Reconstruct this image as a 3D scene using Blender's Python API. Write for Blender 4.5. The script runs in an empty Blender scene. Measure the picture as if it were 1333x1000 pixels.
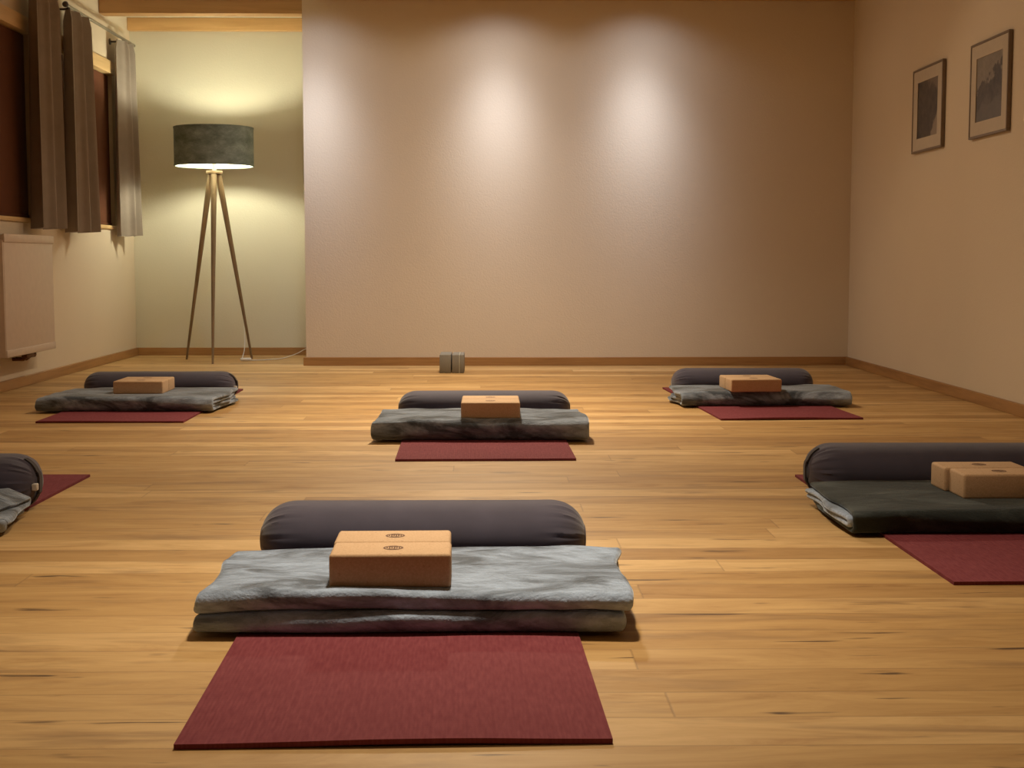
import bpy, bmesh, math, random
from mathutils import Vector, noise, Matrix

S = bpy.context.scene
COL = S.collection
PI = math.pi
R = math.radians


# ------------------------------------------------------------------ materials
class NT:
    """small helper around a node tree"""
    def __init__(self, name):
        self.m = bpy.data.materials.new(name)
        self.m.use_nodes = True
        self.t = self.m.node_tree
        self.t.nodes.clear()
        self.out = self.t.nodes.new('ShaderNodeOutputMaterial')
        self.b = self.t.nodes.new('ShaderNodeBsdfPrincipled')
        self.t.links.new(self.b.outputs[0], self.out.inputs[0])

    def put(self, sock, v):
        if v is None:
            return
        if isinstance(v, bpy.types.NodeSocket):
            self.t.links.new(v, sock)
        elif isinstance(v, (tuple, list)) and len(v) == 3 and sock.type == 'RGBA':
            sock.default_value = (*v, 1)
        else:
            sock.default_value = v

    def set(self, **kw):
        for k, v in kw.items():
            self.put(self.b.inputs[k.replace('_', ' ')], v)
        return self

    def coords(self):
        n = self.t.nodes.new('ShaderNodeTexCoord')
        return n.outputs['Object']

    def mapping(self, vec, scale=(1, 1, 1), loc=(0, 0, 0)):
        n = self.t.nodes.new('ShaderNodeMapping')
        self.put(n.inputs[0], vec)
        n.inputs['Scale'].default_value = scale
        self.put(n.inputs['Location'], loc)
        return n.outputs[0]

    def noise(self, vec, scale=5, detail=4, rough=.55, dist=0.0, dim='3D'):
        n = self.t.nodes.new('ShaderNodeTexNoise')
        n.noise_dimensions = dim
        self.put(n.inputs['Vector'], vec)
        n.inputs['Scale'].default_value = scale
        n.inputs['Detail'].default_value = detail
        n.inputs['Roughness'].default_value = rough
        n.inputs['Distortion'].default_value = dist
        return n.outputs[0]

    def white(self, vec, dim='2D'):
        n = self.t.nodes.new('ShaderNodeTexWhiteNoise')
        n.noise_dimensions = dim
        self.put(n.inputs['W' if dim == '1D' else 'Vector'], vec)
        return n.outputs[0]

    def math(self, op, a, b=None, c=None):
        n = self.t.nodes.new('ShaderNodeMath')
        n.operation = op
        self.put(n.inputs[0], a)
        self.put(n.inputs[1], b)
        self.put(n.inputs[2], c)
        return n.outputs[0]

    def ramp(self, fac, stops, interp='LINEAR'):
        n = self.t.nodes.new('ShaderNodeValToRGB')
        n.color_ramp.interpolation = interp
        el = n.color_ramp.elements
        while len(el) < len(stops):
            el.new(.5)
        for e, (p, c) in zip(el, stops):
            e.position = p
            e.color = (*c, 1) if not isinstance(c, (int, float)) else (c, c, c, 1)
        self.put(n.inputs[0], fac)
        return n.outputs[0]

    def mix(self, fac, a, b, mode='MIX'):
        n = self.t.nodes.new('ShaderNodeMix')
        n.data_type = 'RGBA'
        n.blend_type = mode
        self.put(n.inputs[0], fac)
        self.put(n.inputs[6], a)
        self.put(n.inputs[7], b)
        return n.outputs[2]

    def bump(self, h, strength=.2, dist=.002):
        n = self.t.nodes.new('ShaderNodeBump')
        n.inputs['Strength'].default_value = strength
        n.inputs['Distance'].default_value = dist
        self.put(n.inputs['Height'], h)
        self.put(self.b.inputs['Normal'], n.outputs[0])
        return self

    def sep(self, v):
        n = self.t.nodes.new('ShaderNodeSeparateXYZ')
        self.put(n.inputs[0], v)
        return n.outputs

    def comb(self, x=0., y=0., z=0.):
        n = self.t.nodes.new('ShaderNodeCombineXYZ')
        for i, v in enumerate((x, y, z)):
            self.put(n.inputs[i], v)
        return n.outputs[0]


def mat_plaster(name, col, amt=.04):
    n = NT(name)
    co = n.coords()
    f = n.noise(co, 90, 3, .6)
    g = n.noise(co, 1.3, 2)
    c = n.mix(n.ramp(g, [(.3, 0), (.7, 1)]), tuple(v * (1 - amt) for v in col), col)
    n.set(Base_Color=c, Roughness=.92)
    n.bump(f, .35, .003)
    return n.m


def mat_wood(name, dark, light, axis=0, rough=.5, scale=1.0):
    n = NT(name)
    sc = [22 * scale] * 3
    sc[axis] = 1.2 * scale
    v = n.mapping(n.coords(), tuple(sc))
    f = n.noise(v, 1.6, 6, .6, .6)
    n.set(Base_Color=n.ramp(f, [(.25, dark), (.55, light), (.8, tuple((a + b) / 2 for a, b in zip(dark, light)))]), Roughness=rough)
    n.bump(f, .1, .001)
    return n.m


def mat_floor():
    n = NT('oak_planks')
    co = n.coords()
    x, y, _ = n.sep(co)
    PW, PL = .119, 2.1
    yy = n.math('DIVIDE', n.math('ADD', y, .045), PW)
    row = n.math('FLOOR', yy)
    off = n.math('MULTIPLY', n.white(row, '1D'), 7.31)
    xx = n.math('DIVIDE', n.math('ADD', x, off), PL)
    colx = n.math('FLOOR', xx)
    idv = n.comb(row, colx, 0.)
    rnd = n.white(idv, '2D')
    rnd2 = n.white(n.comb(colx, row, 5.), '3D')
    # seams
    fy = n.math('FRACT', yy)
    fx = n.math('FRACT', xx)
    ey = n.math('MULTIPLY', n.math('MINIMUM', fy, n.math('SUBTRACT', 1., fy)), PW)
    ex = n.math('MULTIPLY', n.math('MINIMUM', fx, n.math('SUBTRACT', 1., fx)), PL)
    e = n.math('MINIMUM', ey, ex)
    seam = n.ramp(n.math('DIVIDE', e, .003), [(.25, 0), (.9, 1)])
    # grain, its own piece of the tree for each plank
    sh = n.math('MULTIPLY', rnd, 37.)
    gv = n.comb(n.math('ADD', n.math('MULTIPLY', x, 1.5), sh), n.math('ADD', n.math('MULTIPLY', y, 8.), sh), 0.)
    g1 = n.noise(gv, 1.9, 7, .68, 1.0)
    gf = n.noise(n.comb(n.math('ADD', n.math('MULTIPLY', x, 3.), sh), n.math('MULTIPLY', y, 95.), 0.), 1.5, 4, .6)
    tone = n.ramp(rnd, [(0., (.40, .230, .085)), (.3, (.475, .287, .110)), (.7, (.54, .340, .142)), (1., (.63, .415, .19))])
    grain = n.ramp(g1, [(.26, (.60, .47, .36)), (.42, (.86, .81, .74)), (.56, (1.0, .99, .98)), (.70, (1.10, 1.11, 1.12))])
    c = n.mix(.85, tone, grain, 'MULTIPLY')
    c = n.mix(.16, c, n.ramp(gf, [(.3, (.74, .68, .6)), (.6, (1.05, 1.05, 1.05))]), 'MULTIPLY')
    # cracks and knots, long dark flecks along the grain
    kv = n.comb(n.math('ADD', n.math('MULTIPLY', x, 3.1), sh), n.math('ADD', n.math('MULTIPLY', y, 26.), n.math('MULTIPLY', rnd2, 11.)), 0.)
    k = n.noise(kv, 1.05, 3, .6, .35)
    kf = n.ramp(k, [(.645, 0), (.71, .95)])
    kv2 = n.comb(n.math('ADD', n.math('MULTIPLY', x, 1.5), sh), n.math('ADD', n.math('MULTIPLY', y, 9.), sh), 3.)
    k2 = n.ramp(n.noise(kv2, 1.2, 4, .6, .6), [(.53, 0), (.72, .72)])
    c = n.mix(k2, c, (.23, .125, .055))
    c = n.mix(kf, c, (.075, .036, .016))
    c = n.mix(n.math('SUBTRACT', 1., seam), c, n.mix(.30, c, (.09, .045, .02)))
    n.set(Base_Color=c, Roughness=n.ramp(g1, [(.3, .60), (.7, .50)]))
    n.b.inputs['Specular IOR Level'].default_value = .27
    hh = n.math('ADD', n.math('MULTIPLY', seam, .7), n.math('MULTIPLY', g1, .3))
    n.bump(hh, .22, .001)
    return n.m


def mat_yoga():
    n = NT('maroon_foam')
    co = n.coords()
    x, y, _ = n.sep(co)
    rib = n.math('SINE', n.math('MULTIPLY', x, 2 * PI / .0062))
    rb2 = n.math('SINE', n.math('MULTIPLY', y, 2 * PI / .0105))
    rows = n.noise(n.mapping(co, (160, 26, 1)), 1, 2)
    h = n.math('ADD', n.math('MULTIPLY', rib, .5), n.math('MULTIPLY', rb2, .12))
    big = n.noise(co, 5, 3)
    c = n.mix(n.ramp(rows, [(.3, 0), (.72, 1)]), (.185, .039, .052), (.255, .066, .079))
    c = n.mix(n.ramp(h, [(.0, .18), (1., 0)]), c, (.12, .022, .028))
    c = n.mix(n.ramp(big, [(.35, .22), (.6, 0)]), c, (.15, .028, .034))
    n.set(Base_Color=c, Roughness=.85)
    n.b.inputs['Specular IOR Level'].default_value = .1
    n.bump(h, .3, .001)
    return n.m


def mat_fleece(name, lo, hi, bias=.5, sw=1.0):
    n = NT(name)
    co = n.coords()
    v = n.mapping(co, (3.6, 8., 8.))
    a = n.noise(v, 1.25, 7, .64, .7)
    b = n.noise(co, 160, 3, .6)
    c2 = n.noise(n.mapping(co, (22, 60, 60)), 1, 4, .6, .4)
    f = n.ramp(a, [(bias - .07, 0), (bias + .02, .62), (bias + .10, 1)])
    c = n.mix(f, lo, hi)
    c = n.mix(n.ramp(c2, [(.32, .5), (.6, 0)]), c, lo)
    n.set(Base_Color=c, Roughness=.85)
    n.b.inputs['Sheen Weight'].default_value = sw
    n.b.inputs['Sheen Roughness'].default_value = .32
    n.b.inputs['Sheen Tint'].default_value = (.75, .85, 1, 1)
    n.b.inputs['Specular IOR Level'].default_value = .15
    n.bump(n.math('ADD', n.math('MULTIPLY', a, 1.6), n.math('MULTIPLY', b, .45)), .75, .006)
    return n.m


def mat_cloth(name, col, weave=900, sheen=.2, var=.18, rough=.85, bs=.25):
    n = NT(name)
    co = n.coords()
    w = n.noise(co, weave, 2)
    g = n.noise(co, 14, 4)
    c = n.mix(n.ramp(g, [(.3, 1), (.7, 0)]), col, tuple(v * (1 - var) for v in col))
    n.set(Base_Color=c, Roughness=rough)
    n.b.inputs['Sheen Weight'].default_value = sheen
    n.b.inputs['Specular IOR Level'].default_value = .2
    n.bump(w, bs, .001)
    return n.m


def mat_cork():
    n = NT('cork')
    co = n.coords()
    v = n.t.nodes.new('ShaderNodeTexVoronoi')
    v.inputs['Scale'].default_value = 260
    n.put(v.inputs['Vector'], co)
    a = n.noise(co, 140, 4, .7)
    c = n.mix(n.ramp(v.outputs['Distance'], [(.1, 0), (.7, 1)]), (.62, .42, .26), (.55, .36, .215))
    c = n.mix(n.ramp(a, [(.60, 0), (.72, .6)]), c, (.26, .12, .05))
    n.set(Base_Color=c, Roughness=.8)
    n.b.inputs['Specular IOR Level'].default_value = .25
    n.bump(a, .3, .0015)
    return n.m


def mat_plain(name, col, rough=.5, metal=0., emit=None, es=0.):
    n = NT(name)
    g = n.noise(n.coords(), 25, 3)
    c = n.mix(n.ramp(g, [(.3, 0), (.7, 1)]), tuple(v * .93 for v in col), col)
    n.set(Base_Color=c, Roughness=rough, Metallic=metal)
    if emit:
        n.set(Emission_Color=emit, Emission_Strength=es)
    return n.m


def mat_shade():
    n = NT('shade_fabric')
    co = n.coords()
    a = n.noise(n.mapping(co, (9, 9, 16)), 1, 5, .65)
    th = n.noise(n.mapping(co, (60, 60, 500)), 1, 2)
    c = n.mix(n.ramp(a, [(.35, 0), (.68, 1)]), (.15, .185, .16), (.34, .40, .36))
    c = n.mix(n.ramp(th, [(.35, .35), (.6, 0)]), c, (.10, .12, .10))
    n.set(Base_Color=c, Roughness=.9)
    n.bump(th, .3, .001)
    return n.m


def mat_photo(name, kind, seed):
    """black-and-white landscape print"""
    n = NT(name)
    u, v, _ = n.sep(n.coords())
    q = n.mapping(n.coords(), (1, 1, 1), (seed, seed * .7, 0))
    a = n.noise(q, 7, 6, .6)
    b = n.noise(q, 24, 6, .7)
    rock = n.mix(n.ramp(b, [(.35, 0), (.68, 1)]), (.022, .017, .014), (.085, .065, .052))
    na = n.math('MULTIPLY', n.math('SUBTRACT', a, .5), .34)
    if kind == 'mountain':
        ridge = n.math('ADD', n.math('SUBTRACT', n.math('ADD', na, .035), v), n.math('MULTIPLY', u, .28))
        land = n.ramp(n.math('ADD', n.math('MULTIPLY', ridge, 7.), .5), [(.46, 0), (.54, 1)])
        sky = n.mix(n.ramp(b, [(.3, 0), (.7, 1)]), (.17, .145, .115), (.26, .22, .18))
        c = n.mix(land, sky, rock)
        low = n.ramp(n.math('ADD', n.math('SUBTRACT', n.math('MULTIPLY', v, -1.), .055), na), [(.0, 0), (.03, .65)])
        c = n.mix(low, c, (.13, .115, .10))
    else:
        w = n.math('ADD', n.math('SUBTRACT', n.math('SUBTRACT', u, n.math('MULTIPLY', v, .9)), .155), na)
        c = n.mix(n.ramp(w, [(.0, 0), (.02, .9)]), rock, (.26, .21, .165))
        t = n.math('ADD', n.math('SUBTRACT', n.math('ADD', v, n.math('MULTIPLY', u, .55)), .125), na)
        c = n.mix(n.ramp(t, [(.0, 0), (.04, .55)]), c, (.24, .19, .15))
    n.set(Base_Color=c, Roughness=.4)
    return n.m


M = dict(
    wall=mat_plaster('wall_plaster', (.70, .59, .46)),
    niche=mat_plaster('niche_plaster', (.69, .645, .52)),
    ceil=mat_plaster('ceiling_plaster', (.74, .68, .56)),
    floor=mat_floor(),
    base=mat_wood('oak_skirting', (.26, .125, .042), (.40, .21, .075), 0, .5),
    basey=mat_wood('oak_skirting_side', (.26, .125, .042), (.40, .21, .075), 1, .5),
    beam=mat_wood('spruce_beam', (.50, .28, .10), (.66, .40, .17), 0, .6, .6),
    beam_shaded=mat_wood('spruce_beam_shaded', (.34, .175, .06), (.46, .255, .10), 0, .6, .6),  # spruce darkened: shade on the front niche beam put into the colour
    pine=mat_wood('pine_board', (.58, .37, .16), (.72, .49, .24), 1, .5, .6),
    yoga=mat_yoga(),
    fleece=mat_fleece('grey_fleece', (.075, .088, .110), (.34, .40, .51), .48),
    fleece_top=mat_fleece('pale_grey_fleece', (.13, .155, .205), (.44, .55, .76), .45),
    fleece_dark=mat_fleece('dark_grey_fleece', (.030, .036, .036), (.078, .092, .092), .55, .35),
    bolster=mat_cloth('aubergine_cotton', (.078, .070, .106), 1100, .25),
    bolster_end=mat_cloth('dark_cotton_end', (.040, .028, .030), 1100, .1),
    tag=mat_plain('tag_white', (.6, .55, .5), .7),
    cork=mat_cork(),
    stamp=mat_plain('stamp_brown', (.16, .075, .04), .8),
    foam=mat_cloth('grey_foam', (.27, .255, .23), 300, 0, .1),
    foam_l=mat_cloth('pale_foam_layer', (.50, .49, .42), 300, 0, .1),
    shade=mat_shade(),
    lining=mat_plain('shade_lining', (.9, .88, .80), .8),
    bulb=mat_plain('bulb_glow', (1, .9, .7), .5, 0, (1., .98, .72), 1.),
    oak=mat_wood('pale_oak_leg', (.16, .105, .05), (.26, .175, .095), 2, .5),
    white_p=mat_plain('white_plastic', (.75, .74, .7), .4),
    rad=mat_plain('radiator_enamel', (.62, .50, .42), .45),
    brass=mat_plain('valve_copper', (.16, .07, .035), .45, .6),
    curtain=mat_cloth('taupe_curtain', (.33, .275, .235), 500, .15, .12, .9, .35),
    blind=mat_cloth('brown_blind', (.115, .040, .018), 420, 0, .08),
    rod=mat_plain('rod_steel', (.30, .27, .22), .35, .8),
    iron=mat_plain('finial_dark', (.05, .03, .025), .5, .3),
    frame=mat_plain('silver_frame', (.20, .15, .11), .4, .3),
    mount=mat_plain('picture_mount', (.55, .47, .38), .8),
    photo1=mat_photo('print_cliff', 'cliff', 1.7),
    photo2=mat_photo('print_mountain', 'mountain', 4.3),
    night=mat_plain('night_board', (.01, .01, .012), .9),
)


def mat_glass(name):
    n = NT(name)
    n.set(Base_Color=(1, 1, 1), Roughness=.02)
    n.b.inputs['Transmission Weight'].default_value = 1
    n.b.inputs['IOR'].default_value = 1.2
    return n.m


M['glass'] = mat_glass('clear_glass')


# ------------------------------------------------------------------ mesh tools
def link(name, bm, mat, parent=None, smooth=True, loc=None, rotz=0):
    me = bpy.data.meshes.new(name)
    bmesh.ops.recalc_face_normals(bm, faces=bm.faces)
    bm.to_mesh(me)
    bm.free()
    for mt in (mat if isinstance(mat, (list, tuple)) else [mat]):
        me.materials.append(mt)
    if smooth:
        me.polygons.foreach_set('use_smooth', [True] * len(me.polygons))
        me.set_sharp_from_angle(angle=R(42))
    o = bpy.data.objects.new(name, me)
    COL.objects.link(o)
    if parent:
        o.parent = parent
    if loc:
        o.location = loc
    o.rotation_euler.z = rotz
    return o


def thing(name, label, cat, loc=(0, 0, 0), rotz=0, group=None):
    o = bpy.data.objects.new(name, None)
    o.empty_display_size = .1
    COL.objects.link(o)
    o.location = loc
    o.rotation_euler.z = rotz
    tag(o, label, cat, group)
    return o


def tag(o, label, cat, group=None):
    o['label'] = label
    o['category'] = cat
    if group:
        o['group'] = group
    return o


def struct(o):
    o['kind'] = 'structure'
    return o


def box(bm, x0, x1, y0, y1, z0, z1):
    vs = [bm.verts.new((x, y, z)) for z in (z0, z1) for y in (y0, y1) for x in (x0, x1)]
    for f in ((0, 1, 3, 2), (4, 6, 7, 5), (0, 4, 5, 1), (2, 3, 7, 6), (0, 2, 6, 4), (1, 5, 7, 3)):
        bm.faces.new([vs[i] for i in f])
    return vs


def bbox(bm, x0, x1, y0, y1, z0, z1, r=.004, seg=3):
    """bevelled box"""
    t = bmesh.new()
    box(t, x0, x1, y0, y1, z0, z1)
    bmesh.ops.bevel(t, geom=list(t.edges), offset=r, segments=seg, affect='EDGES', profile=.5)
    me = bpy.data.meshes.new('tmp')
    t.to_mesh(me)
    t.free()
    bm.from_mesh(me)
    bpy.data.meshes.remove(me)


def tube(bm, pts, rad, n=12, cap=True):
    """tube through pts, rad = number or list"""
    pts = [Vector(p) for p in pts]
    rings = []
    up = None
    for i, p in enumerate(pts):
        d = (pts[min(i + 1, len(pts) - 1)] - pts[max(i - 1, 0)]).normalized()
        if up is None:
            up = Vector((0, 0, 1)) if abs(d.z) < .9 else Vector((1, 0, 0))
        a = d.cross(up).normalized()
        b = a.cross(d).normalized()
        up = b
        r = rad[i] if isinstance(rad, (list, tuple)) else rad
        rings.append([bm.verts.new(p + (a * math.cos(t) + b * math.sin(t)) * r) for t in [2 * PI * k / n for k in range(n)]])
    for A, B in zip(rings, rings[1:]):
        for k in range(n):
            bm.faces.new((A[k], A[(k + 1) % n], B[(k + 1) % n], B[k]))
    if cap:
        bm.faces.new(rings[0])
        bm.faces.new(rings[-1])


def lathe(bm, prof, n=48, cx=0, cy=0, close=False):
    rings = []
    for r, z in prof:
        rings.append([bm.verts.new((cx + r * math.cos(2 * PI * k / n), cy + r * math.sin(2 * PI * k / n), z)) for k in range(n)])
    pairs = list(zip(rings, rings[1:]))
    if close:
        pairs.append((rings[-1], rings[0]))
    for A, B in pairs:
        for k in range(n):
            bm.faces.new((A[k], A[(k + 1) % n], B[(k + 1) % n], B[k]))
    if not close:
        bm.faces.new(rings[0])
        bm.faces.new(rings[-1])


def smoothpath(pts, n=10):
    out = []
    P = [Vector(p) for p in pts]
    P = [P[0]] + P + [P[-1]]
    for i in range(1, len(P) - 2):
        for k in range(n):
            t = k / n
            a, b, c, d = P[i - 1], P[i], P[i + 1], P[i + 2]
            out.append(.5 * ((2 * b) + (c - a) * t + (2 * a - 5 * b + 4 * c - d) * t * t + (3 * b - a - 3 * c + d) * t ** 3))
    out.append(P[-2])
    return out


# ------------------------------------------------------------------ the room
XL, XR = -2.415, 2.222
YB, YN = 8.765, 9.753        # front face of the end wall, back of the niche
XD = -1.129                  # left end of the end wall
ZC = 2.262
Y0 = -4.5

bm = bmesh.new(); box(bm, XL - .3, XR + .3, Y0 - .2, YN + .2, -.05, 0)
struct(link('floor', bm, M['floor'], smooth=False))
bm = bmesh.new(); box(bm, XL - .3, XR + .3, Y0 - .2, YN + .2, ZC, ZC + .1)
struct(link('ceiling', bm, M['ceil'], smooth=False))
bm = bmesh.new(); box(bm, XD, XR + .2, YB, YN + .15, 0, ZC)
struct(link('wall_back', bm, M['wall'], smooth=False))
bm = bmesh.new(); box(bm, XL - .2, XD, YN, YN + .15, 0, ZC)
struct(link('wall_niche', bm, M['niche'], smooth=False))
bm = bmesh.new(); box(bm, XR, XR + .2, Y0, YB, 0, ZC)
struct(link('wall_right', bm, M['wall'], smooth=False))
bm = bmesh.new(); box(bm, XL - .2, XR + .2, Y0 - .15, Y0, 0, ZC)
struct(link('wall_rear', bm, M['wall'], smooth=False))

# left wall with two window openings
SILL, HEAD = .845, 1.905
WINS = [(5.75, 7.62), (7.98, 9.27)]
bm = bmesh.new()
box(bm, XL - .2, XL, Y0, YN, 0, SILL)
box(bm, XL - .2, XL, Y0, YN, HEAD, ZC)
ys = [Y0, WINS[0][0], WINS[0][1], WINS[1][0], WINS[1][1], YN]
for a, b in ((ys[0], ys[1]), (ys[2], ys[3]), (ys[4], ys[5])):
    box(bm, XL - .2, XL, a, b, SILL, HEAD)
struct(link('wall_left', bm, M['wall'], smooth=False))

# skirting boards
bh, bt = .052, .016
bm = bmesh.new(); bbox(bm, XD - bt, XR, YB - bt, YB - .0005, 0, bh, .002, 1)
struct(link('baseboard_back', bm, M['base']))
bm = bmesh.new(); bbox(bm, XD - bt, XD - .0005, YB, YN, 0, bh, .002, 1)
struct(link('baseboard_niche_right', bm, M['basey']))
bm = bmesh.new(); bbox(bm, XL, XD - bt, YN - bt, YN - .0005, 0, bh, .002, 1)
struct(link('baseboard_niche', bm, M['base']))
bm = bmesh.new(); bbox(bm, XL + .0005, XL + bt, Y0, YN - bt, 0, bh, .002, 1)
struct(link('baseboard_left', bm, M['basey']))
bm = bmesh.new(); bbox(bm, XR - bt, XR - .0005, Y0, YB - bt, 0, bh, .002, 1)
struct(link('baseboard_right', bm, M['basey']))

# ceiling timbers
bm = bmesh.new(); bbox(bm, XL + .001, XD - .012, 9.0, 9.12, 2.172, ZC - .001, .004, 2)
struct(link('trim_1', bm, M['beam_shaded']))
bm = bmesh.new(); bbox(bm, XL + .001, XD - .012, 9.69, YN - .001, 2.178, ZC - .001, .004, 2)
struct(link('trim_2', bm, M['beam']))
bm = bmesh.new(); bbox(bm, XD + .12, XR - .001, YB - .02, YB - .001, 2.216, ZC - .001, .002, 1)
struct(link('trim_3', bm, M['beam']))

# windows: frame, pane, pine lining top and bottom
for i, (a, b) in enumerate(WINS):
    x = XL - .15
    bm = bmesh.new()
    w = .055
    box(bm, x - .03, x + .03, a, b, SILL, SILL + w)
    box(bm, x - .03, x + .03, a, b, HEAD - w, HEAD)
    box(bm, x - .03, x + .03, a, a + w, SILL + w, HEAD - w)
    box(bm, x - .03, x + .03, b - w, b, SILL + w, HEAD - w)
    m = (a + b) / 2
    box(bm, x - .03, x + .03, m - .04, m + .04, SILL + w, HEAD - w)
    fr = struct(link('window_%d' % (i + 1), bm, M['pine'], smooth=False))
    bm = bmesh.new(); box(bm, x - .004, x + .004, a + w, b - w, SILL + w, HEAD - w)
    link('pane', bm, M['glass'], fr, smooth=False)
    bm = bmesh.new(); bbox(bm, XL - .12, XL + .012, a + .001, b - .001, SILL - .02 + .021, SILL + .024, .003, 2)
    link('window_sill', bm, M['pine'], fr)
    bm = bmesh.new(); bbox(bm, XL - .10, XL + .022, a + .001, b + .0, 1.826, 1.905, .003, 2)
    link('window_head', bm, M['pine'], fr)

bm = bmesh.new(); box(bm, XL - .24, XL - .21, Y0, YN, .6, 2.1)
struct(link('night_backdrop', bm, M['night'], smooth=False))  # dark board added behind the windows, standing in for the night outside

BL = ['dark brown roller blind drawn down over the large window at the left frame edge',
      'dark brown roller blind drawn down over the window between the two draped curtains']
for i, (a, b) in enumerate(WINS):
    t = thing('roller_blind', BL[i], 'blind', (XL - .02, a + .02, SILL + .03), 0, 'brown roller blinds')
    L = b - a - .04
    bm = bmesh.new()
    N = 24
    for s in (0, .002):
        pass
    rows = []
    for k in range(N + 1):
        y = L * k / N
        dx = .0015 * math.sin(k * 1.7)
        rows.append([bm.verts.new((dx, y, 0.0)), bm.verts.new((dx, y, .945)),
                     bm.verts.new((dx - .0015, y, .945)), bm.verts.new((dx - .0015, y, 0.0))])
    for A, B in zip(rows, rows[1:]):
        for k in range(4):
            bm.faces.new((A[k], A[(k + 1) % 4], B[(k + 1) % 4], B[k]))
    bm.faces.new(rows[0]); bm.faces.new(rows[-1])
    link('blind_cloth', bm, M['blind'], t)
    bm = bmesh.new(); bbox(bm, -.006, .006, 0, L, -.004, .012, .003, 2)
    link('bottom_bar', bm, M['blind'], t)


# ------------------------------------------------------------------ curtains
def curtain(label, y0, y1, ztop, zbot, folds, amp, seed, flare=1.1, shift=0.0, x0=None):
    x0 = XL + .085 if x0 is None else x0
    rnd = random.Random(seed)
    ph = rnd.random() * 6
    W = y1 - y0
    t = thing('curtain', label, 'curtain', (x0, (y0 + y1) / 2, zbot), 0, 'taupe curtains at the windows')
    nu, nv = folds * 22, 40
    H = ztop - zbot

    def P(u, v, off):
        fl = 1 + (flare - 1) * (1 - v) ** 1.3
        y = (u - .5) * W * fl + shift * (1 - v)
        wob = .12 * math.sin(v * 3.1 + seed) + .25 * noise.noise(Vector((u * 3, v * 1.2, seed)))
        a = u * folds * 2 * PI + ph + wob
        k = amp * (.85 + .35 * (1 - v) + .28 * noise.noise(Vector((u * 4 + 9, seed, 1))))
        x = k * math.sin(a) + .25 * k * math.sin(2.3 * a + 1)
        y += .35 * k * math.cos(a)
        pinch = max(0, 1 - (1 - v) * H / .06)
        x *= 1 - .35 * pinch
        z = v * H + .004 * math.sin(a) * (1 - v)
        d = Vector((math.cos(a) * .3 + 1, 0, 0)).normalized()
        return Vector((x + off, y, z))
    bm = bmesh.new()
    for half in (0,):
        F = [[bm.verts.new(P(i / nu, j / nv, .0015)) for j in range(nv + 1)] for i in range(nu + 1)]
        B = [[bm.verts.new(P(i / nu, j / nv, -.0015)) for j in range(nv + 1)] for i in range(nu + 1)]
    for i in range(nu):
        for j in range(nv):
            bm.faces.new((F[i][j], F[i + 1][j], F[i + 1][j + 1], F[i][j + 1]))
            bm.faces.new((B[i][j], B[i][j + 1], B[i + 1][j + 1], B[i + 1][j]))
        bm.faces.new((F[i][0], B[i][0], B[i + 1][0], F[i + 1][0]))
        bm.faces.new((F[i][nv], F[i + 1][nv], B[i + 1][nv], B[i][nv]))
    for j in range(nv):
        bm.faces.new((F[0][j], F[0][j + 1], B[0][j + 1], B[0][j]))
        bm.faces.new((F[nu][j], B[nu][j], B[nu][j + 1], F[nu][j + 1]))
    link('cloth', bm, M['curtain'], t)
    return t


ZR = 2.052
curtain('taupe curtain hanging at the far end of the left window, nearest the radiator', 7.42, 7.76, ZR - .012, .815, 2, .038, 3, 1.0, -.02)
curtain('taupe curtain hanging below the dark rod finial, beside the middle strip of brown blind', 8.02, 8.36, ZR - .012, .808, 2, .040, 8, 1.14, .01)
curtain('taupe curtain by the niche corner, lit by the floor lamp', 9.17, 9.44, ZR - .012, .805, 2, .036, 5, 1.15, .02)


def rod(label, ya, yb, ret):
    t = thing('curtain_rod', label, 'curtain rod', (XL + .085, ya, ZR), 0, 'curtain rods over the windows')
    bm = bmesh.new()
    pts = [(0, 0, 0), (0, yb - ya - .05, 0)]
    if ret:
        pts += [(0, yb - ya - .03, 0), (-.006, yb - ya - .012, 0), (-.022, yb - ya, 0), (-.084, yb - ya, 0)]
    tube(bm, pts, .009, 12)
    link('pole', bm, M['rod'], t)
    for s, y in (((-1, 0),) if ret else ((-1, 0), (1, yb - ya - .05))):
        bm = bmesh.new()
        tube(bm, [(0, y, 0), (0, y + s * .008, 0), (0, y + s * .022, 0), (0, y + s * .036, 0), (0, y + s * .042, 0)], [.010, .014, .017, .011, .003], 16)
        link('finial', bm, M['iron'], t)
    for y in ([.03, yb - ya - .32] if ret else [.06, yb - ya - .10]):
        bm = bmesh.new()
        tube(bm, [(-.084, y, -.018), (-.02, y, -.018), (-.004, y, -.014), (0.0, y, -.0105)], .006, 10)
        tube(bm, [(-.0845, y, -.018), (-.078, y, -.018)], .02, 16)
        link('bracket', bm, M['iron'], t)
    return t


rod('long curtain rod over the left window, carrying the curtain nearest the radiator', 5.6, 7.86, False)
rod('thin curtain rod ending in a dark finial, running to the niche corner', 8.03, 9.56, True)

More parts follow.
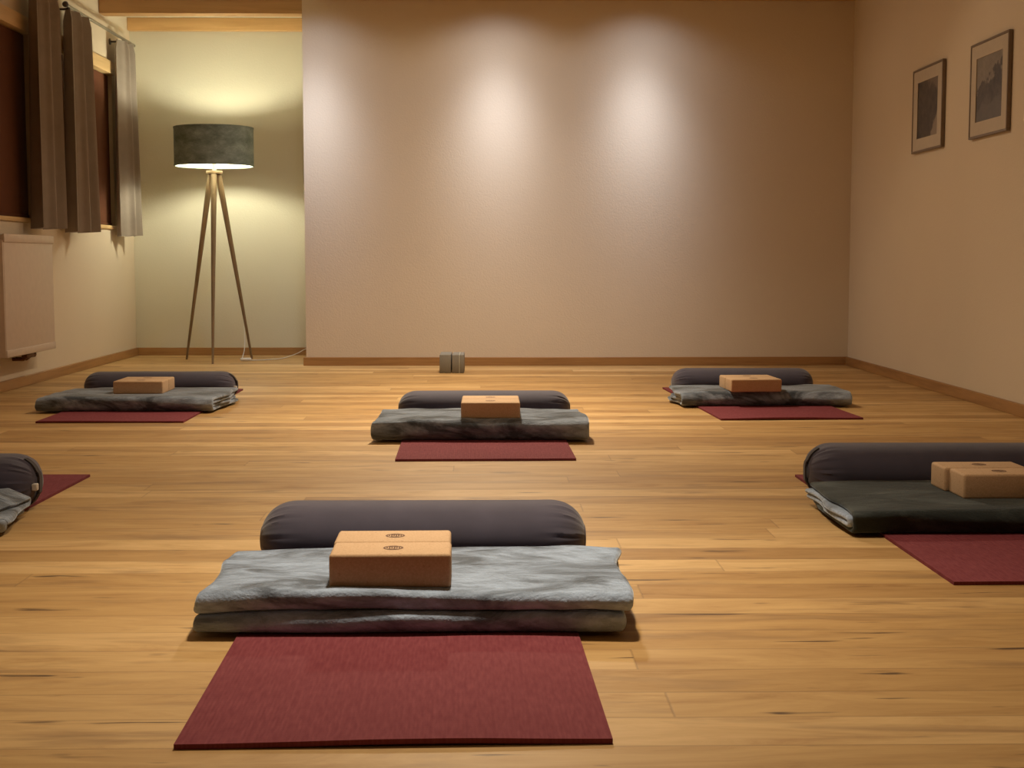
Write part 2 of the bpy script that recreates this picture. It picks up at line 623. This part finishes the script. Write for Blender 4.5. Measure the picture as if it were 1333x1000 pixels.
# ------------------------------------------------------------------ radiator
t = thing('radiator', 'white flat panel radiator mounted on the wall under the left window', 'radiator', (XL, 6.0, 0))
ya, yb, za, zb = 0.80, 1.56, .183, .775
bm = bmesh.new(); bbox(bm, .095, .115, ya, yb, za, zb - .035, .006, 3)
link('front_panel', bm, M['rad'], t)
bm = bmesh.new(); bbox(bm, .030, .048, ya + .01, yb - .01, za + .01, zb - .04, .005, 2)
link('rear_panel', bm, M['rad'], t)
bm = bmesh.new()
bbox(bm, .022, .117, ya - .002, yb + .002, zb - .036, zb - .030, .001, 1)
for k in range(24):
    y = ya + .012 + k * (yb - ya - .024) / 23
    box(bm, .028, .110, y - .004, y + .004, zb - .030, zb - .004)
bbox(bm, .111, .121, ya - .003, yb + .003, zb - .04, zb, .003, 2)
bbox(bm, .020, .026, ya - .003, yb + .003, zb - .04, zb, .002, 1)
link('top_grille', bm, M['rad'], t)
for y in (ya, yb):
    bm = bmesh.new(); bbox(bm, .022, .112, y - .006, y + .006, za, zb - .03, .002, 1)
    link('side_cover', bm, M['rad'], t)
bm = bmesh.new(); bbox(bm, .093, .119, ya - .002, yb + .002, za, za + .036, .004, 2)
link('bottom_rail', bm, M['rad'], t)
bm = bmesh.new()
for y in (1.22, 1.27):
    tube(bm, [(.07, y, za + .01), (.07, y, za - .025), (.055, y, za - .035), (0.001, y, za - .035)], .009, 10)
bbox(bm, .055, .085, 1.19, 1.30, za - .028, za - .004, .004, 2)
tube(bm, [(.07, 1.30, za - .016), (.07, 1.335, za - .016)], [.014, .016], 14)
link('valve', bm, M['brass'], t)
for y in (ya + .12, yb - .12):
    bm = bmesh.new()
    box(bm, .0005, .031, y - .015, y + .015, .3, .6)
    link('wall_bracket', bm, M['rad'], t, smooth=False)


# ------------------------------------------------------------------ pictures
def picture(label, y0, y1, pic, seed):
    W, H = y1 - y0, .425
    t = thing('framed_picture', label, 'picture', (XR, (y0 + y1) / 2, 1.412), -PI / 2, 'framed prints on the right wall')
    # local: x along wall, y = out of the wall is -y after rotation ... normal is +y -> -x world handled below
    t.rotation_euler = (R(90), 0, R(-90))
    w = .011
    bm = bmesh.new()
    for a in ((-W / 2, W / 2, H / 2 - w, H / 2), (-W / 2, W / 2, -H / 2, -H / 2 + w), (-W / 2, -W / 2 + w, -H / 2 + w, H / 2 - w), (W / 2 - w, W / 2, -H / 2 + w, H / 2 - w)):
        bbox(bm, a[0], a[1], a[2], a[3], .002, .020, .0015, 1)
    link('frame', bm, M['frame'], t)
    bm = bmesh.new()
    ow, oh = .165, .142
    a, b = W / 2 - w, H / 2 - w
    vo = [(-a, -b), (a, -b), (a, b), (-a, b)]
    vi = [(-ow, -oh), (ow, -oh), (ow, oh), (-ow, oh)]
    for z0, z1 in ((.014, .0165),):
        A = [bm.verts.new((*p, z1)) for p in vo]; B = [bm.verts.new((*p, z1)) for p in vi]
        C = [bm.verts.new((*p, z0)) for p in vo]; D = [bm.verts.new((*p, z0)) for p in vi]
        for k in range(4):
            j = (k + 1) % 4
            bm.faces.new((A[k], A[j], B[j], B[k])); bm.faces.new((C[k], D[k], D[j], C[j]))
            bm.faces.new((B[k], B[j], D[j], D[k])); bm.faces.new((A[k], C[k], C[j], A[j]))
    link('mount', bm, M['mount'], t, smooth=False)
    bm = bmesh.new(); box(bm, -a, a, -b, b, .009, .0135)
    link('print', bm, pic, t, smooth=False)
    bm = bmesh.new(); box(bm, -a, a, -b, b, .003, .0085)
    link('backing', bm, M['frame'], t, smooth=False)
    return t


picture('small silver-framed print of a dark cliff, farther of two on the right wall', 6.972, 7.46, M['photo1'], 1)
picture('silver-framed mountain print hung nearer the right edge of the photo', 6.09, 6.573, M['photo2'], 2)

# ------------------------------------------------------------------ floor lamp
LX, LY = -1.757, 9.2
t = thing('floor_lamp', 'tripod floor lamp with dark drum shade lit in the niche', 'floor lamp', (LX, LY, 0))
lt = R(0)
bm = bmesh.new()
n = 72
lathe(bm, [(.250, 1.248), (.2505, 1.488), (.2475, 1.488), (.247, 1.248)], n, close=True)
sh = link('lamp_shade', bm, M['shade'], t)
bm = bmesh.new()
lathe(bm, [(.2465, 1.250), (.2470, 1.486), (.2455, 1.486), (.2450, 1.250)], n, close=True)
link('shade_lining', bm, M['lining'], sh)
bm = bmesh.new()
for z in (1.249, 1.487):
    lathe(bm, [(.2525, z - .004), (.2525, z + .004), (.2445, z + .004), (.2445, z - .004)], n, close=True)
link('shade_rim', bm, M['shade'], sh)
bm = bmesh.new()
for k in range(3):
    a = 2 * PI * k / 3 + .5
    tube(bm, [(.016 * math.cos(a), .016 * math.sin(a), 1.275), (.2445 * math.cos(a), .2445 * math.sin(a), 1.268)], .0025, 6)
link('shade_carrier', bm, M['rod'], sh)
bm = bmesh.new(); lathe(bm, [(.013, 1.215), (.013, 1.26), (.02, 1.265), (.02, 1.305), (.015, 1.31)], 24)
link('socket', bm, M['white_p'], t)
bm = bmesh.new(); lathe(bm, [(.012, 1.3105), (.022, 1.325), (.032, 1.35), (.033, 1.372), (.026, 1.392), (.010, 1.402)], 24)
link('bulb', bm, M['bulb'], t)
bm = bmesh.new()
lathe(bm, [(.050, 1.198), (.052, 1.202), (.052, 1.214), (.050, 1.217)], 32)
link('tripod_head', bm, M['oak'], t)
feet = [(-1.984 - LX, 9.325 - LY), (-1.733 - LX, 8.909 - LY), (-1.568 - LX, 9.391 - LY)]
for fx, fy in feet:
    d = Vector((fx, fy, 0)).normalized()
    top = Vector((d.x * .030, d.y * .030, 1.198))
    foot = Vector((fx, fy, .0))
    pts, rad = [], []
    for k in range(13):
        s = k / 12
        pts.append(top.lerp(foot, s))
        rad.append(.0205 * (1 - s) + .007 * s if s > .06 else .019)
    bm = bmesh.new()
    tube(bm, pts, rad, 12)
    link('leg', bm, M['oak'], t)

# cord of the lamp
bm = bmesh.new()
path = smoothpath([(-1.74, 9.24, 1.19), (-1.70, 9.30, .9), (-1.66, 9.34, .55), (-1.612, 9.35, .22), (-1.60, 9.30, .08), (-1.605, 9.24, .012), (-1.585, 9.195, .006)], 8)
tube(bm, [p - Vector((-1.572, 9.18, 0)) for p in path[24:]], .0028, 8)
path = smoothpath([(-1.56, 9.17, .006), (-1.50, 9.2, .004), (-1.42, 9.26, .004), (-1.36, 9.40, .004), (-1.30, 9.60, .02), (-1.25, 9.72, .045), (-1.165, 9.73, .056)], 8)
tube(bm, [p - Vector((-1.572, 9.18, 0)) for p in path], .0028, 8)
co = link('power_cord', bm, M['white_p'], None, True, (-1.572, 9.18, 0))
tag(co, 'thin white lamp cord trailing over the niche floor to the skirting', 'cord')
bm = bmesh.new(); bbox(bm, -.035, .035, -.016, .016, .0005, .020, .007, 3)
link('foot_switch', bm, M['white_p'], co)


# ------------------------------------------------------------------ yoga mats
def yoga_mat(label, cx, cy, rot, W=.588, L=1.43, lift=None):
    """cx, cy: middle of the edge nearest the viewer"""
    nx, ny = 40, 60
    T = .0072

    def zof(u, v):
        z = 0
        if lift:
            z = lift(u, v)
        return z + .0006 * noise.noise(Vector((u * 5 + cx, v * 5, cy)))
    bm = bmesh.new()
    A, B = [], []
    for i in range(nx + 1):
        A.append([]); B.append([])
        for j in range(ny + 1):
            u, v = i / nx, (j / ny) ** 1.4
            x, y = (u - .5) * W, v * L
            z = max(0, zof(u, v)) + .0003
            A[-1].append(bm.verts.new((x, y, z + T)))
            B[-1].append(bm.verts.new((x, y, z)))
    for i in range(nx):
        for j in range(ny):
            bm.faces.new((A[i][j], A[i + 1][j], A[i + 1][j + 1], A[i][j + 1]))
            bm.faces.new((B[i][j], B[i][j + 1], B[i + 1][j + 1], B[i + 1][j]))
    for i in range(nx):
        bm.faces.new((A[i][0], B[i][0], B[i + 1][0], A[i + 1][0]))
        bm.faces.new((A[i][ny], A[i + 1][ny], B[i + 1][ny], B[i][ny]))
    for j in range(ny):
        bm.faces.new((A[0][j], A[0][j + 1], B[0][j + 1], B[0][j]))
        bm.faces.new((A[nx][j], B[nx][j], B[nx][j + 1], A[nx][j + 1]))
    o = link('yoga_mat', bm, M['yoga'], None, True, (cx, cy, 0), rot)
    return tag(o, label, 'yoga mat', 'maroon yoga mats')


def lift_mid(a, c=.55, w=.3):
    def f(u, v):
        return a * math.exp(-((u - c) / w) ** 2) * max(0, 1 - v / .10) ** 2 * (0 if u < .02 else 1)
    return f


yoga_mat('maroon yoga mat in the foreground under the nearest blanket', -.128, 1.860, R(1.3), lift=lift_mid(.004))
yoga_mat('maroon yoga mat in the centre of the room under the middle blanket', -.012, 4.576, R(.9))
yoga_mat('maroon yoga mat at the back left, nearest the floor lamp', -1.520, 5.676, R(.3), lift=lift_mid(.002, .3))
yoga_mat('maroon yoga mat at the back right, nearest the right wall corner', 1.235, 5.742, R(2.6), lift=lift_mid(.004, .45))
yoga_mat('maroon yoga mat cut off by the right frame edge', 1.226, 2.796, R(.5))
yoga_mat('maroon yoga mat cut off by the left frame edge, only its far corner showing', -1.512, 2.834, R(-.6))

MZ = .0080


# ------------------------------------------------------------------ bolsters
def bolster(label, cx, cy, rot, L, hh, hw, seed, tagside=0, straps=()):
    t = thing('bolster', label, 'bolster', (cx, cy, MZ), rot, 'aubergine bolsters behind the blankets')
    N, K = 96, 96
    c = .080
    rnd = random.Random(seed)
    bm = bmesh.new()
    rings = []
    for i in range(N + 1):
        s = i / N
        # denser rings towards the ends
        q = .5 - .5 * math.cos(PI * s)
        q = .55 * q + .45 * s
        x = (q - .5) * L
        d = min(x + L / 2, L / 2 - x)
        e = max(0, 1 - d / c)
        r = .14 + .86 * (1 - e ** 2.3) ** (1 / 2.0)
        ring = []
        for k in range(K):
            a = 2 * PI * k / K
            g = 0
            if d < .16:
                fall = math.exp(-((d - .028) / .042) ** 2)
                g = fall * (.016 * math.sin(a * 21 + 2.2 * noise.noise(Vector((a * 2, seed, 0)))) + .014 * math.sin(a * 34 + seed)) * (1 + .8 * noise.noise(Vector((a * 3, seed, x))))
            w = .018 * noise.noise(Vector((x * 3.2, math.cos(a) * .8 + seed, math.sin(a) * .8)))
            rr = r * (1 + g + w)
            sx = math.copysign(abs(math.cos(a)) ** .92, math.cos(a))
            sy = math.sin(a)
            y = hw * rr * sx
            z = hh / 2 + hh / 2 * rr * sy
            flat = .0
            if z < .014:
                z = .014 - (.014 - z) * .35
            dx = -math.copysign(1, x) * 0
            ring.append((x, y, z))
        rings.append(ring)
    zmin = min(p[2] for rg in rings for p in rg)
    V = [[bm.verts.new((p[0], p[1], p[2] - zmin)) for p in rg] for rg in rings]
    for A, B in zip(V, V[1:]):
        for k in range(K):
            bm.faces.new((A[k], A[(k + 1) % K], B[(k + 1) % K], B[k]))
    bm.faces.new(V[0]); bm.faces.new(V[-1])
    link('cover', bm, M['bolster'], t)
    zc = hh / 2 - zmin
    for s in (-1, 1):
        bm = bmesh.new()
        x0 = s * (L / 2 - .0090)
        pr = [(x0, .36), (x0 + s * .005, .36), (x0 + s * .0085, .33), (x0 + s * .0095, .27), (x0 + s * .0085, .02)]
        rg = [[bm.verts.new((x, hw * q * math.cos(2 * PI * k / 40), zc + hh / 2 * q * math.sin(2 * PI * k / 40))) for k in range(40)] for x, q in pr]
        for A, B in zip(rg, rg[1:]):
            for k in range(40):
                bm.faces.new((A[k], A[(k + 1) % 40], B[(k + 1) % 40], B[k]))
        bm.faces.new(rg[0]); bm.faces.new(rg[-1])
        link('end_panel', bm, M['bolster'], t)
        # carrying strap lying over the end
        if s not in straps:
            continue
        bm = bmesh.new()
        pts = []
        for k in range(25):
            q = -.86 + 1.72 * k / 24
            e = (1 - (max(0, abs(q) - .14) / .86) ** 2) ** (1 / 2.3)
            pts.append((s * (L / 2 - c * (1 - e) + (.0075 if abs(q) < .42 else .0045)), -.014, zc + hh / 2 * q))
        wv = .011
        rows = []
        for p in pts:
            rows.append([bm.verts.new((p[0], p[1] - wv, p[2])), bm.verts.new((p[0], p[1] + wv, p[2])),
                         bm.verts.new((p[0] - s * .004, p[1] + wv, p[2])), bm.verts.new((p[0] - s * .004, p[1] - wv, p[2]))])
        for A, B in zip(rows, rows[1:]):
            for k in range(4):
                bm.faces.new((A[k], A[(k + 1) % 4], B[(k + 1) % 4], B[k]))
        bm.faces.new(rows[0]); bm.faces.new(rows[-1])
        link('handle', bm, M['bolster_end'], t)
    if tagside:
        bm = bmesh.new()
        bbox(bm, tagside * (L / 2 + .001) - .007, tagside * (L / 2 + .001) + .007, -.052, -.034, zc - .016, zc + .002, .002, 1)
        o = link('care_tag', bm, M['tag'], t)
        o['label'] = 'small white tag'
    return t


bolster('long aubergine bolster in the foreground behind the nearest cork blocks', -.137, 2.925, R(.3), .672, .152, .098, 1)
bolster('dark bolster in the centre of the room behind the middle blanket', -.020, 5.56, R(.2), .672, .140, .092, 2)
bolster('dark bolster at the back left near the floor lamp', -1.528, 6.62, R(.2), .700, .134, .095, 3, 1, (1,))
bolster('dark bolster at the back right near the right wall corner', 1.190, 6.66, R(-.2), .662, .144, .095, 4)
bolster('dark bolster at the right frame edge, behind the darkest blanket', 1.215, 3.86, R(-.5), .690, .150, .100, 5, 0, (-1,))
bolster('dark bolster cut off by the left frame edge', -1.512, 3.70, R(0), .672, .148, .098, 6, 1, (1,))


# ------------------------------------------------------------------ blankets
def arc(cy, cz, ry, rz, a0, a1, n=10):
    return [(cy + ry * math.cos(R(a0 + (a1 - a0) * k / n)), cz + rz * math.sin(R(a0 + (a1 - a0) * k / n))) for k in range(n + 1)]


def seg(y0, y1, z, n=14):
    return [(y0 + (y1 - y0) * k / n, z) for k in range(n + 1)]


def ribbon(bm, path, ht, x0, x1, seed, ends, warp, nx=64, wav=.0):
    """cloth of half thickness ht that follows path (y, z), drawn out from x0 to x1"""
    # clean path
    P = [path[0]]
    for p in path[1:]:
        if math.hypot(p[0] - P[-1][0], p[1] - P[-1][1]) > 1e-4:
            P.append(p)
    n = len(P)
    nor = []
    for i in range(n):
        a, b = P[max(0, i - 1)], P[min(n - 1, i + 1)]
        ty, tz = b[0] - a[0], b[1] - a[1]
        l = math.hypot(ty, tz)
        nor.append((-tz / l, ty / l))
    S_ = [0]
    for i in range(1, n):
        S_.append(S_[-1] + math.hypot(P[i][0] - P[i - 1][0], P[i][1] - P[i - 1][1]))
    # outline: up one side, round the tip, down the other side
    outl = []
    for i in range(n):
        outl.append((i, 1.0, 0.0))
    for a in (60, 30, 0, -30, -60):
        outl.append((n - 1, math.sin(R(a)), math.cos(R(a))))
    for i in range(n - 1, -1, -1):
        outl.append((i, -1.0, 0.0))
    for a in (-60, -30, 0, 30, 60):
        outl.append((0, math.sin(R(a)), -math.cos(R(a))))
    W = x1 - x0
    xs = []
    rim = [0, .15, .4, .75, 1.0]
    for r in rim:
        xs.append((x0 + ht * r, math.sqrt(max(0.02, 1 - (1 - r) ** 2))))
    for k in range(1, nx):
        xs.append((x0 + ht + (W - 2 * ht) * k / nx, 1))
    for r in rim[::-1]:
        xs.append((x1 - ht * r, math.sqrt(max(0.02, 1 - (1 - r) ** 2))))
    rows = []
    for x, q in xs:
        row = []
        u = (x - x0) / W
        for (i, side, tip) in outl:
            py, pz = P[i]
            ny, nz = nor[i]
            ty, tz = nz, -ny
            h = ht * q * (1 + .10 * noise.noise(Vector((x * 9, S_[i] * 9, seed))))
            y = py + ny * side * h + ty * tip * h
            z = pz + nz * side * h + tz * tip * h
            el = ends(S_[i] / S_[-1], -1)
            er = ends(S_[i] / S_[-1], 1)
            xx = x - el * (1 - u) ** 3 + er * u ** 3
            p = Vector((xx, y, z))
            row.append(bm.verts.new(warp(p)))
        rows.append(row)
    m = len(outl)
    for A, B in zip(rows, rows[1:]):
        for k in range(m):
            bm.faces.new((A[k], A[(k + 1) % m], B[(k + 1) % m], B[k]))
    for rr in (rows[0], rows[-1]):
        for k in range(n - 1):
            a, b = k, k + 1
            c, d = (2 * n + 4) - (k + 1), (2 * n + 4) - k
            try:
                bm.faces.new((rr[a], rr[b], rr[c], rr[d]))
            except ValueError:
                pass


def make_blanket(label, kind, cx, cy, rot, W, D, H, seed, mat, amp=.0035, wx=None, inner=None):
    """cx middle, cy front edge"""
    rnd = random.Random(seed)
    off = [rnd.uniform(-1, 1) for _ in range(12)]

    def ends_for(k0, scale):
        def f(s, side):
            i = s * 4.0 + k0
            a = noise.noise(Vector((i * 1.3, seed * 3.1, side * 7.7)))
            return scale * a
        return f

    def warp(p):
        x, y, z = p
        k = min(1, z / H)
        e = max(0, abs(x) / (W / 2) - .55) / .45
        calm = min(1, max(0, (abs(x) - .11) / .06))
        front = math.exp(-((y - .02) / .05) ** 2)
        f = noise.noise(Vector((x * 4.2, y * 6, seed))) + .55 * noise.noise(Vector((x * 11, y * 17, seed + 3.3)))
        dz = k * amp * f * (calm * .9 + .1 + .5 * front * (1 - calm))
        dz += front * amp * (.9 * noise.noise(Vector((x * 5.5, z * 22, seed + 5))) + .35 * noise.noise(Vector((x * 14, z * 30, seed + 9)))) * min(1, z / .012)
        dy = .014 * noise.noise(Vector((x * 3.3, z * 28, seed + 8))) * (1 if y < D * .5 else .6) + .002 * noise.noise(Vector((x * 16, z * 40, seed)))
        dx = .004 * noise.noise(Vector((y * 12, z * 30, seed + 1)))
        q = Vector((x + dx * e, y + dy, z + dz - k * .004 * e ** 2))
        if wx:
            q = wx(q)
        q.z = max(q.z, .0002)
        return q

    bm = bmesh.new()
    if kind == 'S':           # folded back and forth: two fat folds face the viewer
        n = 4
        h = H / n / 2
        z = [h + 2 * h * i for i in range(n)]
        path = seg(D - .02, h + .004, z[0])
        path += arc(h + .004 + .004, z[0] + h, h + .004, h, 270, 90)
        path += seg(.014, D - .016, z[1])
        path += arc(D - .016, z[1] + h, h + .003, h, -90, 90)
        path += seg(D - .02, .020, z[2])
        path += arc(.024, z[2] + h, h + .008, h, 270, 90)
        path += seg(.024, D - .006, z[3], 20)
        ribbon(bm, path, h * .97, -W / 2, W / 2, seed, ends_for(0, .05), warp, wav=1)
    elif kind == 'U':         # folded round itself: one fat fold faces the viewer
        n = 4
        h = H / n / 2
        z = [h + 2 * h * i for i in range(n)]
        rz = (z[3] - z[0]) / 2
        path = seg(D - .010, rz, z[0])
        path += arc(rz, z[0] + rz, rz, rz, 270, 90, 18)
        path += seg(rz, D, z[3], 20)
        ribbon(bm, path, h * .97, -W / 2, W / 2, seed, ends_for(0, .022), warp)
        path = seg(D - .02, rz + .008, z[1])
        path += arc(rz + .008, z[1] + h, h + .006, h, 270, 90)
        path += seg(rz + .008, D - .015, z[2])
        k0 = len(bm.faces)
        ribbon(bm, path, h * .97, -W / 2 + (.006 if not inner else -.012), W / 2 - .006, seed + 2, ends_for(2, .024), warp)
        if inner:
            bm.faces.ensure_lookup_table()
            for f in bm.faces[k0:]:
                f.material_index = 1
    t = thing('blanket', label, 'blanket', (cx, cy, MZ), rot, 'folded fleece blankets')
    o = link('folded_fleece', bm, [mat, inner] if inner else mat, t)
    return t, o


def single(t, o):
    """a blanket is one mesh: fold the empty's data into it"""
    for k in ('label', 'category', 'group'):
        o[k] = t[k]
    o.parent = None
    o.location = t.location
    o.rotation_euler = t.rotation_euler
    bpy.data.objects.remove(t)
    o.name = 'blanket'
    return o


def skew(sh, taper=0.0, D=.4):
    def f(q):
        q.x += sh * q.y
        q.x *= 1 - taper * q.y / D
        return q
    return f


def curl(q):
    if q.z > .045:
        k = max(0, (q.x - .20) / .17)
        q.z += .016 * k
        q.x -= .045 * min(1, k)
    return q


single(*make_blanket('pale grey fleece blanket folded in two thick layers in the foreground', 'S', -.131, 2.408, R(-.6), .732, .390, .074, 11, M['fleece_top'], .008))
single(*make_blanket('grey fleece blanket folded on the centre mat, wrinkled on its left', 'U', -.030, 5.035, R(-.4), .760, .405, .076, 12, M['fleece'], .009))
single(*make_blanket('grey fleece blanket folded on the back left mat near the lamp', 'U', -1.552, 6.035, R(-.4), .752, .44, .064, 13, M['fleece'], .006, skew(.06)))
single(*make_blanket('grey fleece blanket folded on the back right mat near the right wall', 'U', 1.225, 6.225, R(.3), .765, .312, .066, 14, M['fleece'], .007, skew(-.05)))
single(*make_blanket('darkest charcoal fleece blanket, folded flat at the right frame edge', 'U', 1.235, 3.285, R(.3), .760, .45, .058, 15, M['fleece_dark'], .0025, None, M['fleece_top']))
single(*make_blanket('grey fleece blanket at the left frame edge, one loose corner raised', 'S', -1.545, 3.30, R(3.), .745, .275, .075, 16, M['fleece'], .006, curl))


# ------------------------------------------------------------------ cork blocks
def stamp(bm, cx, cy, z, r):
    for ra, rb in ((r, r * .80), ):
        n = 40
        A = [bm.verts.new((cx + ra * math.cos(2 * PI * k / n), cy + ra * math.sin(2 * PI * k / n), z)) for k in range(n)]
        B = [bm.verts.new((cx + rb * math.cos(2 * PI * k / n), cy + rb * math.sin(2 * PI * k / n), z)) for k in range(n)]
        for k in range(n):
            bm.faces.new((A[k], A[(k + 1) % n], B[(k + 1) % n], B[k]))
    # unreadable little strokes inside the ring
    rnd = random.Random(4)
    for k in range(6):
        x = cx + (-.60 + .24 * k) * r
        h = r * (.36 if k % 2 else .26)
        y = cy + r * .05
        vs = [bm.verts.new(p) for p in ((x - r * .075, y - h, z), (x + r * .075, y - h, z), (x + r * .075, y + h, z), (x - r * .075, y + h, z))]
        bm.faces.new(vs)
    for yy in (.56, -.56):
        vs = [bm.verts.new(p) for p in ((cx - r * .45, cy + r * yy - r * .07, z), (cx + r * .45, cy + r * yy - r * .07, z), (cx + r * .45, cy + r * yy + r * .07, z), (cx - r * .45, cy + r * yy + r * .07, z))]
        bm.faces.new(vs)


def cork_block(label, cx, cy, z, rot, W, D, H, st=True, sx=.0):
    bm = bmesh.new()
    bbox(bm, -W / 2, W / 2, 0, D, 0, H, .0065, 4)
    o = link('cork_block', bm, M['cork'], None, True, (cx, cy, z), rot)
    tag(o, label, 'yoga block', 'cork yoga blocks')
    if st:
        bm = bmesh.new()
        stamp(bm, sx, D / 2, H + .0004, .0180)
        s = link('stamp', bm, M['stamp'], o, False)
        s['label'] = 'round brown stamp'
    return o


def pair(cx, cy, z, rot, W, D, H, la, lb, sx=0.0, gap=.0015, dx=.0, st=True):
    cork_block(la, cx, cy, z, rot, W, D, H, st, sx)
    ox = cx - math.sin(rot) * (D + gap) + dx
    oy = cy + math.cos(rot) * (D + gap)
    cork_block(lb, ox, oy, z, rot, W, D, H, st, sx)


pair(-.174, 2.447, .0795, R(.9), .213, .112, .060,
     'foreground cork block with round stamp, front one of the nearest pair',
     'foreground cork block with round stamp, rear one of the nearest pair', .003, .0005, -.002)
pair(.004, 5.078, .082, R(0), .213, .135, .058,
     'front cork block of the pair on the centre blanket',
     'rear cork block of the pair on the centre blanket', 0)
pair(-1.525, 6.165, .070, R(.4), .215, .122, .056,
     'front cork block of the pair on the back left blanket',
     'rear cork block of the pair on the back left blanket', 0, dx=.0)
pair(1.172, 6.19, .073, R(3), .225, .125, .056,
     'front cork block of the pair on the back right blanket',
     'rear cork block of the pair on the back right blanket', 0)
pair(1.272, 3.44, .064, R(.5), .213, .112, .062,
     'front cork block of the pair on the darkest blanket at the right edge',
     'rear cork block of the pair on the darkest blanket at the right edge', 0, dx=-.010)

# grey blocks standing by the end wall
bm = bmesh.new(); bbox(bm, -.033, .033, 0, .25, 0, .106, .003, 2)
tag(link('foam_block', bm, M['foam'], None, True, (-.254, 8.165, .0005), R(0)), 'left of two small grey blocks on the floor before the end wall', 'yoga block', 'grey blocks by the end wall')
bm = bmesh.new(); bbox(bm, -.035, .004, 0, .25, 0, .105, .003, 2)
o = tag(link('foam_block', bm, M['foam'], None, True, (-.180, 8.165, .0005), R(0)), 'right of two small grey blocks by the end wall, with a pale stripe', 'yoga block', 'grey blocks by the end wall')
bm = bmesh.new(); bbox(bm, .0042, .010, 0, .25, 0, .105, .001, 1)
s = link('stripe_layer', bm, M['foam_l'], o); s['label'] = 'pale stripe layer'
bm = bmesh.new(); bbox(bm, .0102, .034, 0, .25, 0, .105, .003, 2)
link('side_layer', bm, M['foam'], o)


# ------------------------------------------------------------------ light
def spot(name, loc, target, power, size, blend, col, rad=.04):
    l = bpy.data.lights.new(name, 'SPOT')
    l.energy = power
    l.spot_size = R(size)
    l.spot_blend = blend
    l.color = col
    l.shadow_soft_size = rad
    o = bpy.data.objects.new(name, l)
    COL.objects.link(o)
    o.location = loc
    d = Vector(target) - Vector(loc)
    o.rotation_euler = d.to_track_quat('-Z', 'Y').to_euler()
    return o


def beam_profile(o, sigma, base):
    """reflector lamp: bright core that fades smoothly, plus a weak wide spill"""
    l = o.data
    l.use_nodes = True
    nt = l.node_tree
    nt.nodes.clear()
    out = nt.nodes.new('ShaderNodeOutputLight')
    em = nt.nodes.new('ShaderNodeEmission')
    nt.links.new(em.outputs[0], out.inputs[0])
    tc = nt.nodes.new('ShaderNodeTexCoord')
    sp = nt.nodes.new('ShaderNodeSeparateXYZ')
    nt.links.new(tc.outputs['Normal'], sp.inputs[0])

    def mm(op, a, b=None):
        n = nt.nodes.new('ShaderNodeMath')
        n.operation = op
        for i, v in enumerate((a, b)):
            if v is None:
                continue
            if isinstance(v, (int, float)):
                n.inputs[i].default_value = v
            else:
                nt.links.new(v, n.inputs[i])
        return n.outputs[0]
    th = mm('ARCCOSINE', mm('MINIMUM', mm('ABSOLUTE', sp.outputs[2]), 1.0))
    q = mm('DIVIDE', th, R(sigma))
    g = mm('EXPONENT', mm('MULTIPLY', mm('MULTIPLY', q, q), -1.0))
    g = mm('ADD', g, base)
    nt.links.new(g, em.inputs['Strength'])
    return o


WC = (.92, 1.0, 1.16)
FC = (1.0, .84, .60)
for x in (-1.06, .045, .915):
    beam_profile(spot('wall_spotlight', (x, YB - .42, ZC - .05), (x, YB, .95), 71, 130, 1., WC, .03), 17.5, .085)
for x, y, ty, p, sg in ((-.05, 3.0, 2.65, 225, 33), (-.1, 6.6, 5.3, 430, 36), (-.1, 7.7, 7.6, 165, 37), (.1, .6, .2, 22, 40)):  # last, weakest spot is an added fill to lift the dark fronts
    beam_profile(spot('ceiling_and_fill_spot', (x, y, ZC - .03), (x * .6, ty, 0), p, 176, .2, FC, .10), sg, .06)

w = bpy.data.worlds.new('night')
w.use_nodes = True
w.node_tree.nodes['Background'].inputs[0].default_value = (.01, .012, .02, 1)
w.node_tree.nodes['Background'].inputs[1].default_value = .2
S.world = w
M['bulb'].node_tree.nodes['Principled BSDF'].inputs['Emission Strength'].default_value = 400

# ------------------------------------------------------------------ camera
cam = bpy.data.cameras.new('camera')
cam.sensor_width = 36
cam.lens = 1850 / 1333 * 36
cam.clip_start = .05
co = bpy.data.objects.new('camera', cam)
COL.objects.link(co)
co.location = (0, 0, .652)
co.rotation_euler = (PI / 2 - math.atan(162 / 1850), 0, -math.atan(29.5 / 1850))
S.camera = co

S.view_settings.view_transform = 'Standard'
S.view_settings.look = 'None'
S.view_settings.gamma = 1
S.view_settings.use_curve_mapping = False
S.view_settings.exposure = 0.0
S.cycles.use_denoising = True
S.cycles.sample_clamp_indirect = 6
